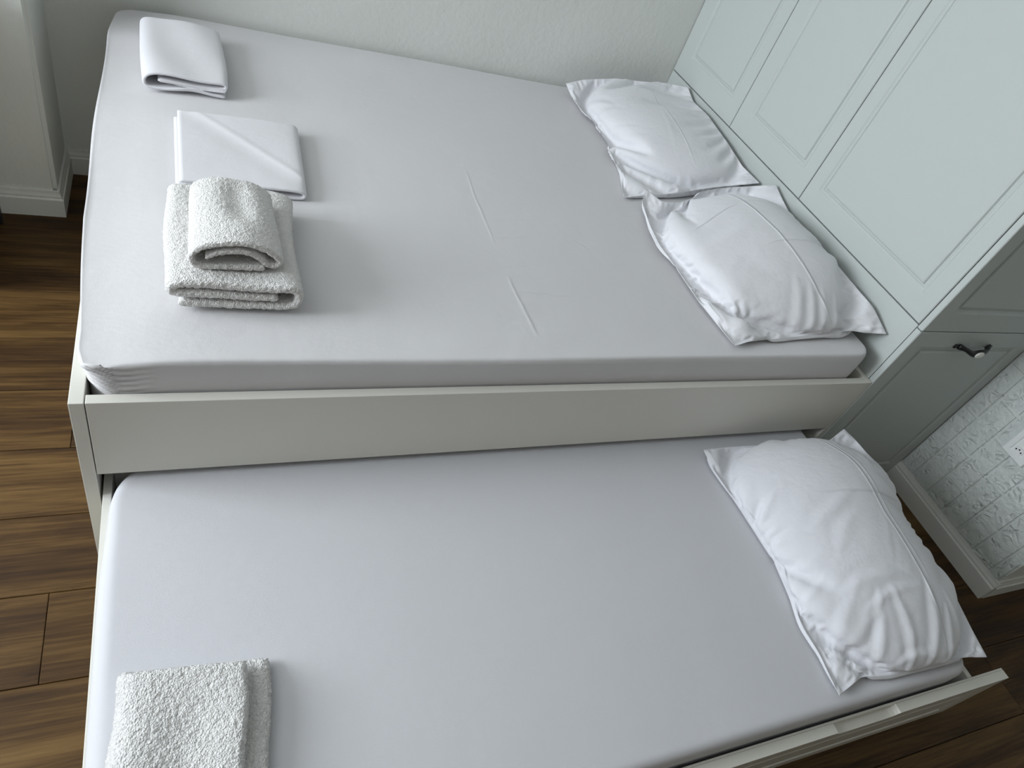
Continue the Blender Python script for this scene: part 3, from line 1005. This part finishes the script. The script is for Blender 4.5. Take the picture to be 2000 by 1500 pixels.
# bath towel: bottom ply, fold at right, top ply, fold at left, middle ply
W_ = .220
tw = .0175
def warp_big(V):
    x, y, z = V[..., 0].copy(), V[..., 1].copy(), V[..., 2].copy()
    V[..., 2] += np.clip(z / .06, 0, 1) * (.003 * np.sin(x * 30 + y * 9) - .006 * (y / .34)) 
    V[..., 0] += .004 * np.sin(y * 16 + z * 40) + .014 * (y / .34) * (x / W_ - .3) + .006 * np.clip(1 - y / .1, 0, 1) * (x / W_ - .5)
    return V
folded('bath_towel', [(.012, .0095), (.1, .0095), (W_ - .035, .0095), (W_ - .012, .0095), (W_ + .006, .018), (W_ + .006, .046), (W_ - .012, .0555), (W_ - .05, .0555), (.1, .0555),
                      (.02, .0555), (-.002, .052), (-.003, .036), (.016, .0325), (.1, .0325), (W_ - .034, .0325)],
       tw, .35, .0028, M_terry, (.168, .163, .632), math.radians(-1), 'thick folded white bath towel lying on the upper bed under a smaller towel', 'towel', 'white terry towels',
       warp_big, (.0022, 190))


def warp_small(V):
    x, y, z = V[..., 0].copy(), V[..., 1].copy(), V[..., 2].copy()
    k = np.clip(z / .07, 0, 1)
    ln = .235
    V[..., 2] += k * (-.013 * np.exp(-((x - .085) / .028) ** 2) * np.clip((y - .05) / .06, 0, 1) * np.clip((ln + .02 - y) / .06, 0, 1))
    V[..., 2] += k * .004 * np.sin(y * 22)
    V[..., 0] += .004 * np.sin(y * 19 + 1) * k + .010 * (y / ln) * (x / .15 - .5) * -1 + .012 * y / ln
    return V
folded('hand_towel', [(.128, .008), (.07, .008), (.03, .008), (.004, .010), (-.008, .022), (-.003, .044), (.02, .058), (.055, .065), (.085, .066), (.115, .058), (.140, .044), (.158, .026), (.150, .0125),
                      (.130, .0175), (.116, .034), (.088, .0465), (.055, .0465), (.030, .038), (.018, .030)],
       .0125, .235, .0026, M_terry, (.208, .198, .6965), math.radians(2), 'small rolled white hand towel on top of the folded bath towel', 'towel', 'white terry towels',
       warp_small, (.0017, 200))


# large folded pillowcase near the far left corner of the bed
def warp_case(V):
    x, y, z = V[..., 0].copy(), V[..., 1].copy(), V[..., 2].copy()
    k = np.clip((z - .012) / .02, 0, 1)
    V[..., 2] += k * (.003 * np.sin(x * 35 + y * 10) + .002 * np.sin(y * 25))
    low = np.clip(1 - np.abs(z - .006) / .008, 0, 1)
    V[..., 2] += low * .016 * np.exp(-((x - .115) / .045) ** 2) * np.exp(-(y / .09) ** 2)
    V[..., 0] += .006 * np.sin(y * 11) * (x / .2 - .3) - .010 * y / .36 * (1 - x / .2)
    V[..., 1] += .012 * (x / .2) * np.clip(1 - y / .1, 0, 1) * (z > .02)
    return V
folded('folded_pillowcase', [(.196, .0055), (.15, .0055), (.08, .006), (.02, .0055), (-.002, .010), (-.004, .030), (.012, .043), (.05, .044), (.12, .042), (.185, .037), (.199, .033), (.199, .0225), (.185, .020),
                             (.12, .022), (.06, .0245), (.03, .026)],
       .0085, .36, .006, M_linen, (.104, 1.035, .6275), math.radians(1), 'folded white pillowcase near the far left corner of the upper bed', 'linen', 'folded white bed linen', warp_case)


def warp_flat(V):
    x, y, z = V[..., 0].copy(), V[..., 1].copy(), V[..., 2].copy()
    k = np.clip((z - .012) / .008, 0, 1)
    d = (x - .03) * .75 + (y - .34) * .66
    V[..., 2] += k * (.0018 * np.exp(-(d / .010) ** 2) + .0015 * np.sin(x * 18 + 2) * np.sin(y * 14) - .002 * np.exp(-(((d + .03)) / .03) ** 2))
    V[..., 0] += .012 * (y / .34) * (x / .28) - .004 * (y / .34) * (1 - x / .28)
    V[..., 1] += k * .006 * np.exp(-(x / .02) ** 2) * (y / .34)
    return V
folded('folded_sheet', [(-.006, .005), (.08, .005), (.2, .005), (.262, .005), (.279, .007), (.281, .021), (.266, .0265), (.2, .0262), (.1, .0255), (.03, .025), (.002, .0245)],
       .0085, .325, .005, M_linen, (.181, .572, .6275), math.radians(0), 'flat folded white sheet between the folded pillowcase and the towel stack', 'linen', 'folded white bed linen', warp_flat)


# fluffy towel on the trundle
def warp_low(V):
    x, y, z = V[..., 0].copy(), V[..., 1].copy(), V[..., 2].copy()
    k = np.clip((z - .02) / .02, 0, 1)
    V[..., 2] += k * (.0045 * np.sin(x * 42 + .6) * np.clip((.33 - y) / .1, 0, 1) + .003 * np.sin(y * 21 + x * 10))
    V[..., 1] -= k * .014
    V[..., 0] += .003 * np.sin(y * 30) - .012 * np.clip(.33 - y, 0, 1) * 0
    return V
folded('fluffy_towel', [(.222, .0125), (.12, .0125), (.03, .0125), (.004, .0145), (-.006, .028), (.004, .042), (.03, .0435), (.1, .044), (.14, .043), (.184, .0415)],
       .022, .33, .0026, M_terry_b, (.072, -.738, .3135), math.radians(-4), 'fluffy folded white towel on the lower pull-out bed', 'towel', 'white terry towels',
       warp_low, (.0024, 200), endr=.014)

# ------------------------------------------------------------------ power outlet on the brick wall
ou = tag(empty('power_outlet', (XW - .004, -.2265, .418)), 'white wall socket on the embossed brick wall beside the wardrobe', 'socket')
y1, y0, z0, z1 = -.184, -.270, .416, .536
xo = XW - .0065
bm = bmesh.new()
rs = []
for (i, dx) in ((0, 0), (0, -.006), (.003, -.009), (.019, -.009), (.021, -.0055)):
    rs.append([bm.verts.new((xo + dx, y, z)) for y, z in ((y0 + i, z0 + i), (y1 - i, z0 + i), (y1 - i, z1 - i), (y0 + i, z1 - i))])
for a, b in zip(rs, rs[1:]):
    for i in range(4): bm.faces.new((a[i], a[(i + 1) % 4], b[(i + 1) % 4], b[i]))
bm.faces.new(rs[-1])
parent_keep(bm_obj('cover_plate', bm, M_plastic), ou)
for zc in (.450, .502):
    bm = bmesh.new()
    hexa = []
    yc = -.227
    prof = [(.0, -.0072), (.0165, -.0072), (.0165, -.0062), (.0172, -.0055)]
    def ring(r, dx, sq=.72): return [bm.verts.new((xo + dx, yc + r * math.copysign(abs(math.cos(t)) ** .75, math.cos(t)), zc + r * sq * math.sin(t) * 1.2)) for t in [2 * math.pi * k / 24 for k in range(24)]]
    ra, rb = ring(.0165, -.0056), ring(.0155, -.0085)
    for i in range(24): bm.faces.new((ra[i], ra[(i + 1) % 24], rb[(i + 1) % 24], rb[i]))
    bm.faces.new(rb)
    so = bm_obj('socket_insert', bm, M_plastic); parent_keep(so, ou)
    for (dy, dz) in ((-.0095, 0), (.0095, 0), (0, .0045)):
        bm = bmesh.new()
        bmesh.ops.create_cone(bm, cap_ends=True, segments=14, radius1=.0026, radius2=.0026, depth=.001,
                              matrix=Matrix.Translation((xo - .0088, yc + dy, zc + dz)) @ Matrix.Rotation(math.pi / 2, 4, 'Y'))
        h = bm_obj('pin_hole', bm, M_black)
        h.parent = so

# ------------------------------------------------------------------ furniture: black leg in view, unseen dresser body added to shade the wall corner
st = tag(empty('shade_dresser', (-.60, 1.10, 0)), 'piece of furniture whose thin black leg stands at the left picture edge by the skirting, its unseen body added for shade', 'furniture')
for px_, py_ in ((-.347, 1.262), (-.83, 1.262), (-.361, .94), (-.83, .94)):
    parent_keep(box('leg', (px_ - .011, py_ - .011, .0005), (px_ + .011, py_ + .011, .1195), M_black, None, .002), st)
parent_keep(box('shade_body', (-.845, .925, .12), (-.350, 1.28, .74), M_beige, None, .003), st)  # out of view, sized to keep window light off the wall corner
for k in range(3):
    parent_keep(box('added_drawer', (-.843, .905, .125 + .205 * k), (-.352, .9245, .325 + .205 * k), M_beige, None, .002), st)
